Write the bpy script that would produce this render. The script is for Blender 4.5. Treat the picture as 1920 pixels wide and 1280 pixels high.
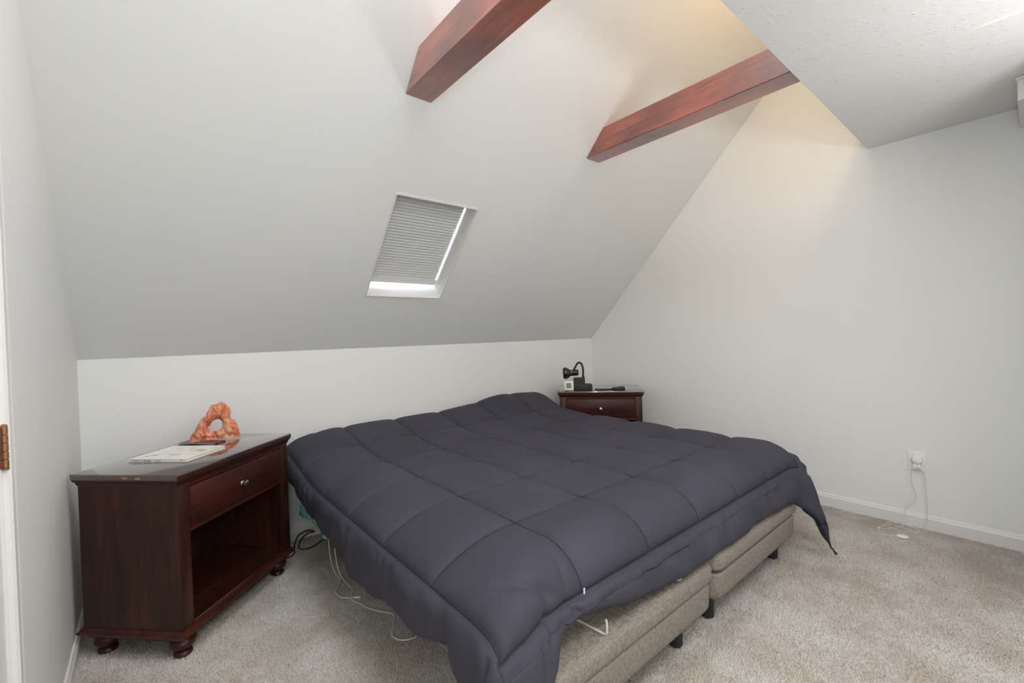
import bpy, bmesh, math, random
import numpy as np
from mathutils import Vector, Matrix, noise
random.seed(7); rng = np.random.default_rng(7)
S = bpy.context.scene
for o in list(bpy.data.objects): bpy.data.objects.remove(o)
COL = S.collection

# ------------------------------------------------------------------ camera
CAMPOS = Vector((0.269, -3.086, 1.285))
YAW, PITCH, ROLL = 0.695472, -0.014579, -0.029815
_fw = Vector((math.sin(YAW)*math.cos(PITCH), math.cos(YAW)*math.cos(PITCH), math.sin(PITCH)))
_rt = Vector((math.cos(YAW), -math.sin(YAW), 0)); _up = _rt.cross(_fw)
_c, _s = math.cos(ROLL), math.sin(ROLL)
RT = _c*_rt + _s*_up; UP = -_s*_rt + _c*_up
cd = bpy.data.cameras.new('camera'); cam = bpy.data.objects.new('camera', cd); COL.objects.link(cam)
cd.sensor_width = 36; cd.lens = 821.44/1920*36; cd.clip_start = .02
M = Matrix((RT, UP, -_fw)).transposed().to_4x4(); M.translation = CAMPOS
cam.matrix_world = M
S.camera = cam

# ------------------------------------------------------------------ exposure, sky, lights
S.view_settings.view_transform = 'Standard'; S.view_settings.look = 'None'
S.view_settings.exposure = 0.0; S.view_settings.gamma = 1.0; S.view_settings.use_curve_mapping = False
W = bpy.data.worlds.new('sky'); S.world = W; W.use_nodes = True
bg = W.node_tree.nodes['Background']; bg.inputs[0].default_value = (.80, .92, 1.0, 1); bg.inputs[1].default_value = 9.0

def light(name, typ, loc, energy, color, size=.1, size_y=None, aim=None):
    l = bpy.data.lights.new(name, typ); l.energy = energy; l.color = color
    if typ == 'AREA':
        l.size = size
        if size_y: l.shape = 'RECTANGLE'; l.size_y = size_y
    else: l.shadow_soft_size = size
    o = bpy.data.objects.new(name, l); COL.objects.link(o); o.location = loc
    if aim is not None: o.rotation_euler = (Vector(aim)-Vector(loc)).to_track_quat('-Z', 'Y').to_euler()
    return o
light('camera_flash', 'POINT', (.13, -3.26, 1.42), 16, (.98, 1, .98), .07)
light('overhead_area_light', 'AREA', (2.2, -3.5, 2.40), 6, (1, .93, .93), .7, .7, (2.2, -3.5, 0))
light('overhead_area_light', 'AREA', (1.0, -3.3, 2.40), 22, (.95, 1, 1), .6, .6, (1.0, -3.3, 0))  # added fill that brightens the carpet left of the bed, not a known fixture
light('uplight_fill', 'AREA', (2.4, -3.9, 1.7), 21, (1, .97, .98), .5, .5, (2.4, -3.7, 2.6))  # invented upward fill behind the camera, lights the flat ceiling
light('loft_fill', 'AREA', (.95, -2.42, 3.35), 28, (.96, .97, 1), 1.4, .5, (.95, -1.9, 0))  # added soft fill above the beams, stands in for bounced light
light('loft_lamp', 'AREA', (2.65, -2.75, 3.5), 10, (1, .66, .30), .4, .4, (2.9, -1.8, 3.15))

# ------------------------------------------------------------------ materials
def mat(name, col, rough=.6, metal=0, spec=.5, coat=0, build=None):
    m = bpy.data.materials.new(name); m.use_nodes = True
    nt = m.node_tree; b = nt.nodes['Principled BSDF']
    b.inputs['Base Color'].default_value = (*col, 1); b.inputs['Roughness'].default_value = rough
    b.inputs['Metallic'].default_value = metal; b.inputs['Specular IOR Level'].default_value = spec
    b.inputs['Coat Weight'].default_value = coat
    if build: build(nt, b)
    return m
def nd(nt, t, **k):
    n = nt.nodes.new(t)
    for a, v in k.items(): setattr(n, a, v)
    return n
def noise_node(nt, scale, detail=4, rough=.5, coord='Object', mapscale=None, dist=0, rot=None):
    tc = nd(nt, 'ShaderNodeTexCoord'); out = tc.outputs[coord]
    if mapscale or rot:
        mp = nd(nt, 'ShaderNodeMapping'); nt.links.new(out, mp.inputs[0])
        if mapscale: mp.inputs['Scale'].default_value = mapscale
        if rot: mp.inputs['Rotation'].default_value = rot
        out = mp.outputs[0]
    n = nd(nt, 'ShaderNodeTexNoise'); nt.links.new(out, n.inputs['Vector'])
    n.inputs['Scale'].default_value = scale; n.inputs['Detail'].default_value = detail
    n.inputs['Roughness'].default_value = rough; n.inputs['Distortion'].default_value = dist
    return n
def ramp(nt, src, stops):
    r = nd(nt, 'ShaderNodeValToRGB'); e = r.color_ramp.elements
    while len(e) < len(stops): e.new(.5)
    for el, (p, c) in zip(e, stops): el.position = p; el.color = (*c, 1)
    nt.links.new(src, r.inputs[0]); return r
def bump(nt, b, src, strength, dist):
    n = nd(nt, 'ShaderNodeBump'); n.inputs['Strength'].default_value = strength; n.inputs['Distance'].default_value = dist
    nt.links.new(src, n.inputs['Height']); nt.links.new(n.outputs[0], b.inputs['Normal'])
def lin(r, g, b):
    f = lambda c: (c/255/12.92) if c/255 <= .04045 else ((c/255+.055)/1.055)**2.4
    return (f(r), f(g), f(b))

def paint(nt, b):
    n = noise_node(nt, 90, 3); bump(nt, b, n.outputs[0], .12, .002)
M_WALL = mat('wall_paint', (.85, .86, .85), .62, build=paint)
M_TRIM = mat('white_trim', (.80, .79, .77), .4)
def popcorn(nt, b):
    tc = nd(nt, 'ShaderNodeTexCoord')
    n = nd(nt, 'ShaderNodeTexNoise'); n.inputs['Scale'].default_value = 26; n.inputs['Detail'].default_value = 5; n.inputs['Roughness'].default_value = .6
    nt.links.new(tc.outputs['Object'], n.inputs['Vector'])
    v = nd(nt, 'ShaderNodeTexVoronoi'); v.inputs['Scale'].default_value = 55; nt.links.new(tc.outputs['Object'], v.inputs['Vector'])
    r = ramp(nt, v.outputs['Distance'], [(.05, (1, 1, 1)), (.5, (0, 0, 0))])
    m = nd(nt, 'ShaderNodeMath', operation='MULTIPLY'); nt.links.new(r.outputs[0], m.inputs[0])
    r2 = ramp(nt, n.outputs[0], [(.5, (0, 0, 0)), (.72, (1, 1, 1))]); nt.links.new(r2.outputs[0], m.inputs[1])
    a = nd(nt, 'ShaderNodeMath', operation='ADD'); nt.links.new(m.outputs[0], a.inputs[0])
    m2 = nd(nt, 'ShaderNodeMath', operation='MULTIPLY'); m2.inputs[1].default_value = .5; nt.links.new(n.outputs[0], m2.inputs[0]); nt.links.new(m2.outputs[0], a.inputs[1])
    bump(nt, b, a.outputs[0], .5, .005)
M_CEIL = mat('textured_ceiling', (.78, .78, .775), .7, build=popcorn)

def wood(c0, c1, c2, ax=0, sc=9):
    def f(nt, b):
        ms = [1, 1, 1]; ms = [m*9 for m in ms]; ms[ax] = .9
        n = noise_node(nt, sc/3, 6, .6, mapscale=tuple(ms), dist=.6)
        r = ramp(nt, n.outputs[0], [(.3, c0), (.52, c1), (.72, c2)])
        nt.links.new(r.outputs[0], b.inputs['Base Color'])
        bump(nt, b, n.outputs[0], .12, .001)
    return f
DK = (lin(36, 19, 13), lin(56, 28, 20), lin(76, 38, 26))
DKR = (lin(42, 18, 13), lin(62, 27, 20), lin(84, 36, 26))
M_CHERRY = mat('dark_cherry_wood', DKR[1], .36, spec=.38, coat=.0, build=wood(*DKR))
M_CHERRYZ = mat('dark_cherry_wood_upright', DK[1], .38, spec=.38, coat=.0, build=wood(*DK, ax=2))
def topw(nt, b):
    wood(*DK)(nt, b)
M_CHERRYTOP = mat('polished_cherry_wood', DK[1], .14, coat=1, spec=1, build=topw)
M_CHERRYTOP.node_tree.nodes['Principled BSDF'].inputs['Coat Roughness'].default_value = .06
M_CHERRYTOP.node_tree.nodes['Principled BSDF'].inputs['Coat IOR'].default_value = 1.8
M_SCUFF = mat('bare_scuffed_wood', lin(176, 118, 82), .7)
def beamw(nt, b):
    n = noise_node(nt, 3, 7, .62, mapscale=(14, .9, 14), dist=.5)
    r = ramp(nt, n.outputs[0], [(.28, lin(104, 50, 38)), (.47, lin(150, 74, 54)), (.62, lin(168, 84, 60)), (.8, lin(192, 116, 84))])
    # knots
    tc = nd(nt, 'ShaderNodeTexCoord'); mp = nd(nt, 'ShaderNodeMapping'); mp.inputs['Scale'].default_value = (5, 2.2, 5)
    nt.links.new(tc.outputs['Object'], mp.inputs[0])
    v = nd(nt, 'ShaderNodeTexVoronoi'); v.inputs['Scale'].default_value = .8; nt.links.new(mp.outputs[0], v.inputs['Vector'])
    k = ramp(nt, v.outputs['Distance'], [(.05, lin(60, 26, 20)), (.085, (1, 1, 1)), (.12, lin(170, 130, 120)), (.32, (1, 1, 1))])
    mx = nd(nt, 'ShaderNodeMixRGB', blend_type='MULTIPLY'); mx.inputs[0].default_value = 1
    nt.links.new(r.outputs[0], mx.inputs[1]); nt.links.new(k.outputs[0], mx.inputs[2])
    n2 = noise_node(nt, 2.2, 3); r2 = ramp(nt, n2.outputs[0], [(.38, lin(168, 150, 146)), (.55, (1, 1, 1))])
    mx2 = nd(nt, 'ShaderNodeMixRGB', blend_type='MULTIPLY'); mx2.inputs[0].default_value = .8
    nt.links.new(mx.outputs[0], mx2.inputs[1]); nt.links.new(r2.outputs[0], mx2.inputs[2])
    nt.links.new(mx2.outputs[0], b.inputs['Base Color'])
    bump(nt, b, n.outputs[0], .2, .001)
M_BEAM = mat('red_stained_pine', lin(130, 55, 40), .45, coat=1, build=beamw)
M_BEAM.node_tree.nodes['Principled BSDF'].inputs['Coat Roughness'].default_value = .32
M_BEAM.node_tree.nodes['Principled BSDF'].inputs['Coat IOR'].default_value = 1.8
M_BEAM.node_tree.nodes['Principled BSDF'].inputs['Sheen Weight'].default_value = .6
M_BEAM.node_tree.nodes['Principled BSDF'].inputs['Sheen Roughness'].default_value = .35

def carpetf(nt, b):
    n = noise_node(nt, 260, 3, .7); n2 = noise_node(nt, 3.2, 5, .65)
    r = ramp(nt, n.outputs[0], [(.3, lin(156, 148, 140)), (.5, lin(213, 207, 201)), (.7, lin(236, 232, 227))])
    r2 = ramp(nt, n2.outputs[0], [(.40, lin(232, 227, 219)), (.60, (1, 1, 1))])
    mx = nd(nt, 'ShaderNodeMixRGB', blend_type='MULTIPLY'); mx.inputs[0].default_value = 1
    nt.links.new(r.outputs[0], mx.inputs[1]); nt.links.new(r2.outputs[0], mx.inputs[2])
    nt.links.new(mx.outputs[0], b.inputs['Base Color'])
    bump(nt, b, n.outputs[0], .5, .004)
M_CARPET = mat('carpet', lin(190, 180, 170), .95, spec=.1, build=carpetf)
M_PILE = mat('carpet_pile', lin(196, 185, 174), .95, spec=.1, build=carpetf)

def quiltf(nt, b):
    n = noise_node(nt, 900, 2); bump(nt, b, n.outputs[0], .08, .0005)
    n2 = noise_node(nt, 3, 3); r = ramp(nt, n2.outputs[0], [(.35, lin(60, 59, 69)), (.65, lin(66, 65, 76))])
    nt.links.new(r.outputs[0], b.inputs['Base Color'])
M_QUILT = mat('navy_grey_microfibre', lin(66, 66, 80), .72, spec=.25, build=quiltf)
M_THREAD = mat('dark_thread', lin(30, 30, 38), .8)
M_TAG = mat('white_cloth', lin(225, 225, 222), .8)
def linenf(nt, b):
    n = noise_node(nt, 1.0, 3, .6, mapscale=(420, 420, 60)); n2 = noise_node(nt, 1.0, 3, .6, mapscale=(60, 60, 700))
    a = nd(nt, 'ShaderNodeMath', operation='ADD'); nt.links.new(n.outputs[0], a.inputs[0]); nt.links.new(n2.outputs[0], a.inputs[1])
    m = nd(nt, 'ShaderNodeMath', operation='MULTIPLY'); m.inputs[1].default_value = .5; nt.links.new(a.outputs[0], m.inputs[0])
    r = ramp(nt, m.outputs[0], [(.36, lin(104, 96, 88)), (.5, lin(138, 129, 119)), (.64, lin(162, 153, 143))])
    nt.links.new(r.outputs[0], b.inputs['Base Color']); bump(nt, b, m.outputs[0], .3, .001)
M_LINEN = mat('taupe_upholstery', lin(150, 141, 131), .85, spec=.2, build=linenf)
M_BLACK = mat('black_plastic', (.012, .012, .012), .35)
M_BLACKG = mat('glossy_black_plastic', (.01, .011, .011), .12, coat=.4)
M_BLACKM = mat('matte_black', (.018, .018, .018), .6)
M_CORDW = mat('white_cord', lin(226, 222, 214), .5)
M_PLASTW = mat('white_plastic', lin(244, 242, 236), .35)
M_STEELW = mat('cream_painted_steel', lin(214, 206, 188), .35)
M_TEAL = mat('teal_cotton', (.36, .92, .82), .85, spec=.2)
M_NICKEL = mat('brushed_nickel', lin(168, 160, 150), .28, metal=1)
M_BRONZE = mat('worn_copper_bronze', lin(168, 122, 90), .42, metal=.75)
M_LCD = mat('grey_lcd', lin(138, 140, 128), .25)
M_SHADE = mat('white_pleated_fabric', (.74, .74, .735), .8)
def glassf(nt, b):
    b.inputs['Transmission Weight'].default_value = 1; b.inputs['IOR'].default_value = 1.02
M_GLASS = mat('skylight_glass', (.97, .99, 1), .0, build=glassf)
def rockf(nt, b):
    n = noise_node(nt, 16, 6, .6, mapscale=(1.6, 1, .55), dist=1.2, rot=(0, .55, 0))
    r = ramp(nt, n.outputs[0], [(.28, lin(120, 58, 36)), (.42, lin(196, 104, 70)), (.54, lin(222, 138, 102)), (.62, lin(232, 176, 148)), (.74, lin(205, 112, 78))])
    nt.links.new(r.outputs[0], b.inputs['Base Color']); bump(nt, b, n.outputs[0], .5, .004)
M_ROCK = mat('orange_sandstone', lin(210, 125, 90), .55, build=rockf)
M_PAPER = mat('book_paper', lin(226, 220, 208), .8)
M_COVER = mat('white_book_cover', lin(236, 234, 229), .45)
M_INK = mat('dark_print', lin(70, 68, 66), .6)
M_INKT = mat('tan_print', lin(206, 178, 156), .6)
M_INKG = mat('grey_print', lin(150, 150, 148), .6)

# ------------------------------------------------------------------ mesh helpers
def link(name, me, m=None, parent=None, smooth=False, loc=None):
    o = bpy.data.objects.new(name, me); COL.objects.link(o)
    if m: me.materials.append(m)
    if smooth:
        for p in me.polygons: p.use_smooth = True
    if parent: o.parent = parent
    if loc: o.location = loc
    return o
def bmobj(name, bm, m, parent=None, smooth=False, loc=None):
    bmesh.ops.recalc_face_normals(bm, faces=bm.faces)
    me = bpy.data.meshes.new(name); bm.to_mesh(me); bm.free()
    o = link(name, me, m, parent, False, loc)
    if smooth:
        for p in me.polygons: p.use_smooth = True
        try: me.set_sharp_from_angle(angle=math.radians(38))
        except Exception: pass
    return o
def tag(o, label=None, cat=None, group=None, kind=None):
    if label: o['label'] = label
    if cat: o['category'] = cat
    if group: o['group'] = group
    if kind: o['kind'] = kind
    return o
def empty(name, loc, rz, label, cat, group=None):
    o = bpy.data.objects.new(name, None); COL.objects.link(o); o.empty_display_size = .05
    o.location = loc; o.rotation_euler = (0, 0, rz); return tag(o, label, cat, group)
def NB(): return bmesh.new()
def box(bm, x0, x1, y0, y1, z0, z1, bev=0, seg=2):
    r = bmesh.ops.create_cube(bm, size=1); vs = r['verts']
    for v in vs:
        v.co = Vector((x0+(v.co.x+.5)*(x1-x0), y0+(v.co.y+.5)*(y1-y0), z0+(v.co.z+.5)*(z1-z0)))
    if bev:
        es = list({e for v in vs for e in v.link_edges})
        bmesh.ops.bevel(bm, geom=es, offset=bev, segments=seg, profile=.5, affect='EDGES')
    return vs
def lathe(bm, prof, n=24, mtx=None, cap=True):
    rings = []
    for r, z in prof:
        ring = []
        for i in range(n):
            a = 2*math.pi*i/n; p = Vector((r*math.cos(a), r*math.sin(a), z))
            ring.append(bm.verts.new(mtx @ p if mtx else p))
        rings.append(ring)
    for a, b in zip(rings, rings[1:]):
        for i in range(n): bm.faces.new((a[i], a[(i+1) % n], b[(i+1) % n], b[i]))
    if cap:
        bm.faces.new(rings[0][::-1]); bm.faces.new(rings[-1])
def catmull(pts, k=6):
    P = [Vector(p) for p in pts]; P = [2*P[0]-P[1]]+P+[2*P[-1]-P[-2]]; out = []
    for i in range(1, len(P)-2):
        a, b, c, d = P[i-1:i+3]
        for j in range(k):
            t = j/k
            out.append(.5*((2*b)+(c-a)*t+(2*a-5*b+4*c-d)*t*t+(3*b-a-3*c+d)*t**3))
    out.append(P[-2]); return out
def tube(bm, pts, r, n=8, k=6, rad=None, flat=1.0):
    P = catmull(pts, k) if k else [Vector(p) for p in pts]
    rings = []; up = Vector((0, 0, 1)); prevn = None
    for i, p in enumerate(P):
        t = (P[min(i+1, len(P)-1)]-P[max(i-1, 0)]).normalized()
        if prevn is None:
            nrm = t.cross(up); nrm = nrm if nrm.length > .05 else t.cross(Vector((1, 0, 0)))
        else: nrm = prevn - t*prevn.dot(t)
        nrm.normalize(); prevn = nrm; bn = t.cross(nrm)
        rr = rad(i/(len(P)-1)) if rad else r
        rings.append([bm.verts.new(p+nrm*math.cos(2*math.pi*j/n)*rr+bn*math.sin(2*math.pi*j/n)*rr*flat) for j in range(n)])
    for a, b in zip(rings, rings[1:]):
        for j in range(n): bm.faces.new((a[j], a[(j+1) % n], b[(j+1) % n], b[j]))
    bm.faces.new(rings[0][::-1]); bm.faces.new(rings[-1])
def quad(bm, *pts):
    return bm.faces.new([bm.verts.new(Vector(p)) for p in pts])
def prism(bm, poly, a, b, f):
    """poly of 2D points extruded from a to b; f(p, t) -> 3D"""
    A = [bm.verts.new(f(p, a)) for p in poly]; B = [bm.verts.new(f(p, b)) for p in poly]
    n = len(poly)
    for i in range(n): bm.faces.new((A[i], A[(i+1) % n], B[(i+1) % n], B[i]))
    bm.faces.new(A[::-1]); bm.faces.new(B)
def struct(name, bm, m, parent=None, smooth=False):
    o = bmobj(name, bm, m, parent, smooth)
    if not parent: o['kind'] = 'structure'
    return o

# ------------------------------------------------------------------ room shell
RW = 3.961; KH = 1.2243; CH = 2.439; EY = -2.382; AL = math.radians(46.203)
TA = math.tan(AL); RIDGE = -2.9; RZ = KH-RIDGE*TA; BACK = -4.6; BZ = RZ-(RIDGE-BACK)*TA
T = .1
bm = NB(); box(bm, -T, RW+T, BACK-T, T, -.12, 0); floor = struct('floor', bm, M_CARPET)
bm = NB(); box(bm, -T, RW+T, 0, T, 0, KH); struct('wall_back', bm, M_WALL)
gable = [(T, 0), (T, KH), (0, KH), (RIDGE, RZ), (BACK, BZ), (BACK-T, BZ), (BACK-T, 0)]
bm = NB(); prism(bm, gable, RW, RW+T, lambda p, t: Vector((t, p[0], p[1]))); struct('wall_right', bm, M_WALL)
DY0, DY1, DH = -1.546, -2.33, 2.03      # door opening in the left wall
gl = gable
bm = NB()
def lw(poly):
    prism(bm, poly, -T, 0, lambda p, t: Vector((t, p[0], p[1])))
lw([(T, 0), (T, KH), (0, KH), (DY0, KH-DY0*TA), (DY0, 0)])
lw([(DY0, DH), (DY0, KH-DY0*TA), (DY1, KH-DY1*TA), (DY1, DH)])
lw([(DY1, 0), (DY1, KH-DY1*TA), (RIDGE, RZ), (BACK, BZ), (BACK-T, BZ), (BACK-T, 0)])
struct('wall_left', bm, M_WALL)
bm = NB(); box(bm, -T, RW+T, BACK-T, BACK, 0, BZ); struct('wall_front', bm, M_WALL)
# sloped ceiling with the skylight well
SN = Vector((0, math.sin(AL), math.cos(AL)))          # outward normal
SD = Vector((0, -math.cos(AL), math.sin(AL)))         # up the slope
def sp(x, s, off=0): return Vector((x, 0, KH)) + SD*s + SN*off
SX0, SX1, SS0, SS1 = 1.358, 1.905, .473, 1.193; LEN = -RIDGE/math.cos(AL)
bm = NB()
def slab(x0, x1, s0, s1):
    P = [(x0, s0), (x1, s0), (x1, s1), (x0, s1)]
    prism(bm, P, 0, .16, lambda p, t: sp(p[0], p[1], t))
slab(-T, SX0, 0, LEN); slab(SX1, RW+T, 0, LEN); slab(SX0, SX1, 0, SS0); slab(SX0, SX1, SS1, LEN)
struct('ceiling', bm, M_WALL)
bm = NB()
prism(bm, [(RIDGE, RZ), (BACK-T, BZ-T*TA), (BACK-T, BZ-T*TA+.16), (RIDGE, RZ+.16)], -T, RW+T, lambda p, t: Vector((t, p[0], p[1])))
struct('ceiling_rear', bm, M_WALL)
bm = NB(); box(bm, 0, RW, BACK, EY, CH, CH+.165); cf = struct('ceiling_flat', bm, M_CEIL)
# raised seam on the flat ceiling
bm = NB(); tube(bm, [(2.822, -2.88, CH), (2.812, -2.97, CH-.001), (2.81, -3.07, CH-.002), (2.805, -3.5, CH-.002), (2.80, -4.0, CH-.001)], .006, 8, 6, rad=lambda t: .0015+.006*min(1, t*4))
struct('ceiling_ridge', bm, M_TRIM, cf, True)
# dropped header over the opening the photograph was taken through
bm = NB(); box(bm, 3.491, RW, -3.6, -3.037, CH-.11, CH); hd = struct('trim_1', bm, M_WALL)
bm = NB(); box(bm, 3.480, RW, -3.6, -3.030, CH-.016, CH-.001, .003); bmobj('header_moulding', bm, M_TRIM, hd)
bm = NB(); box(bm, 3.2, RW, -3.34, -3.18, 0, CH); struct('light_blocker', bm, M_WALL)  # unseen block, added to keep light off the near end of the right wall
# baseboards with a bevelled top
def base(name, p0, p1, nrm, h=.088, t=.014):
    p0 = Vector(p0); p1 = Vector(p1); nrm = Vector(nrm)
    prof = [(0, 0), (t, 0), (t, h*.76), (t*.72, h*.84), (t*.5, h*.96), (t*.2, h), (0, h)]
    bm = NB(); prism(bm, prof, 0, 1, lambda p, k: p0.lerp(p1, k)+nrm*p[0]+Vector((0, 0, p[1])))
    struct(name, bm, M_TRIM)
base('baseboard_back', (0, 0, 0), (RW, 0, 0), (0, -1, 0), .078)
base('baseboard_right', (RW, 0, 0), (RW, -3.04, 0), (-1, 0, 0), .092)
base('baseboard_left', (0, 0, 0), (0, -1.486, 0), (1, 0, 0), .072)
# door on the left wall with casing and a bronze hinge
bm = NB()
prof = [(0, 0), (.012, 0), (.017, .01), (.014, .022), (.017, .03), (.017, .052), (.012, .058), (0, .058)]
def casing(y, s):     # vertical moulded board, outer edge at y
    prism(bm, prof, 0, DH+.06, lambda p, t: Vector((p[0], y+s*p[1], t)))
casing(-1.488, -1); casing(DY1-.058, 1)
prism(bm, prof, -1.488, DY1-.058, lambda p, t: Vector((p[0], t, DH+.06-p[1])))
box(bm, -.09, .003, DY0-.006, DY0, 0, DH); box(bm, -.09, .003, DY1, DY1+.006, 0, DH); box(bm, -.09, .003, DY1, DY0, DH-.006, DH)
struct('trim_2', bm, M_TRIM)
bm = NB(); box(bm, -.034, -.002, DY1+.009, DY0-.009, .012, DH-.009, .002)
door = struct('door_1', bm, M_TRIM)
def dpanel(z0, z1, y0, y1):
    bm = NB(); box(bm, -.004, .001, y0, y1, z0, z1, .003)
    box(bm, -.004, .005, y0+.03, y1-.03, z0+.03, z1-.03, .004); bmobj('door_panel', bm, M_TRIM, door, True)
for z0, z1 in ((.24, .86), (1.0, 1.86)):
    dpanel(z0, z1, -1.91, -1.68); dpanel(z0, z1, -2.21, -1.98)
def hinge(z0, z1):
    bm = NB(); n = 5; L = (z1-z0)/n
    for i in range(n):
        lathe(bm, [(.0052, z0+i*L+.0006), (.0062, z0+i*L+.0016), (.0062, z0+(i+1)*L-.0016), (.0052, z0+(i+1)*L-.0006)], 16,
              Matrix.Translation((.0095, DY0-.004, 0)))
    lathe(bm, [(.002, z0-.006), (.006, z0-.004), (.006, z0), (.003, z0)], 12, Matrix.Translation((.0095, DY0-.004, 0)))
    lathe(bm, [(.003, z1), (.006, z1), (.006, z1+.003), (.002, z1+.006)], 12, Matrix.Translation((.0095, DY0-.004, 0)))
    h = bmobj('hinge', bm, M_BRONZE, door, True); h['label'] = 'worn copper-coloured hinge knuckle'
    bm = NB(); box(bm, -.001, .004, DY0-.036, DY0-.008, z0, z1, .001); bmobj('hinge_leaf', bm, M_BRONZE, h)
hinge(1.012, 1.108); hinge(.2, .296)

# skylight: reveal, frame, glass
bm = NB(); D = .115; FW = .012
for x0, x1, s0, s1 in ((SX0-.0, SX1+.0, SS0, SS0+.004), (SX0, SX1, SS1-.004, SS1), (SX0, SX0+.004, SS0, SS1), (SX1-.004, SX1, SS0, SS1)):
    prism(bm, [(x0, s0), (x1, s0), (x1, s1), (x0, s1)], -.004, .17, lambda p, t: sp(p[0], p[1], t))
win = struct('window_1', bm, M_TRIM)
bm = NB()
for x0, x1, s0, s1 in ((SX0-.008, SX1+.008, SS0-.008, SS0), (SX0-.008, SX1+.008, SS1, SS1+.006), (SX0-.006, SX0, SS0, SS1), (SX1, SX1+.008, SS0, SS1)):
    prism(bm, [(x0, s0), (x1, s0), (x1, s1), (x0, s1)], -.003, .002, lambda p, t: sp(p[0], p[1], t))
bmobj('window_lip', bm, M_TRIM, win)
bm = NB()
for x0, x1, s0, s1 in ((SX0, SX1, SS0, SS0+.03), (SX0, SX1, SS1-.03, SS1), (SX0, SX0+.03, SS0+.03, SS1-.03), (SX1-.03, SX1, SS0+.03, SS1-.03)):
    prism(bm, [(x0, s0), (x1, s0), (x1, s1), (x0, s1)], .165, .21, lambda p, t: sp(p[0], p[1], t))
bmobj('window_sash', bm, M_TRIM, win)
bm = NB(); prism(bm, [(SX0+.03, SS0+.03), (SX1-.03, SS0+.03), (SX1-.03, SS1-.03), (SX0+.03, SS1-.03)], .185, .19, lambda p, t: sp(p[0], p[1], t))
bmobj('window_pane', bm, M_GLASS, win)
# cellular shade
sh = empty('cellular_shade', sp((SX0+SX1)/2, (SS0+SS1)/2, D), 0, 'white pleated cellular shade drawn over the skylight', 'blind')
inv = Matrix.Translation(-sp((SX0+SX1)/2, (SS0+SS1)/2, D))
A0, A1 = SX0+.006, SX1-.012
def shp(p, t): return inv @ sp(p[0], p[1], t)
bm = NB(); npl = 30; s0, s1 = SS0+.075, SS1-.03
prev = None
for i in range(npl*2+1):
    s = s0+(s1-s0)*i/(npl*2); d = D+(.011 if i % 2 else 0)
    cur = (bm.verts.new(shp((A0, s), d)), bm.verts.new(shp((A1, s), d)))
    if prev: bm.faces.new((prev[0], prev[1], cur[1], cur[0]))
    prev = cur
bmobj('pleated_fabric', bm, M_SHADE, sh)
bm = NB(); prism(bm, [(A0, SS0+.035), (A1, SS0+.035), (A1, s0), (A0, s0)], D-.006, D+.014, shp); bmobj('bottom_rail', bm, M_SHADE, sh)
bm = NB(); prism(bm, [(A0, s1), (A1, s1), (A1, SS1-.004), (A0, SS1-.004)], D-.008, D+.014, shp); bmobj('head_rail', bm, M_SHADE, sh)

# exposed beams (collar ties)
def beam(x0, x1, label):
    z0, z1 = CH+.006, CH+.158
    t = empty('ceiling_beam', ((x0+x1)/2, -1.75, z0), 0, label, 'beam')
    ys = lambda z: -(z-KH)/TA
    poly = [(ys(z0)-.0, z0), (EY, z0), (EY, z1), (ys(z1), z1)]
    bm = NB(); prism(bm, poly, x0, x1, lambda p, k: Vector((k-(x0+x1)/2, p[0]+1.75, p[1]-z0)))
    bmesh.ops.bevel(bm, geom=[e for e in bm.edges], offset=.003, segments=1, affect='EDGES')
    bmobj('timber', bm, M_BEAM, t)
    return t, ((x0+x1)/2, z0)
b1, _ = beam(1.252, 1.392, 'near red-stained wooden beam, upper left of the two under the sloped ceiling')
b2, o2 = beam(2.557, 2.690, 'far red-stained wooden beam, running into the textured flat ceiling on the right')
for y, z in ((-1.27, .05), (-1.262, .032), (-1.35, .038), (-1.345, .118)):
    bm = NB(); lathe(bm, [(.0045, -.001), (.0045, .001), (.002, .002)], 10, Matrix.Translation((-.0668, y+1.75, z)) @ Matrix.Rotation(-math.pi/2, 4, 'Y'))
    n = bmobj('nail_head', bm, M_NICKEL, b2); n['label'] = 'small shiny nail head'

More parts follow.
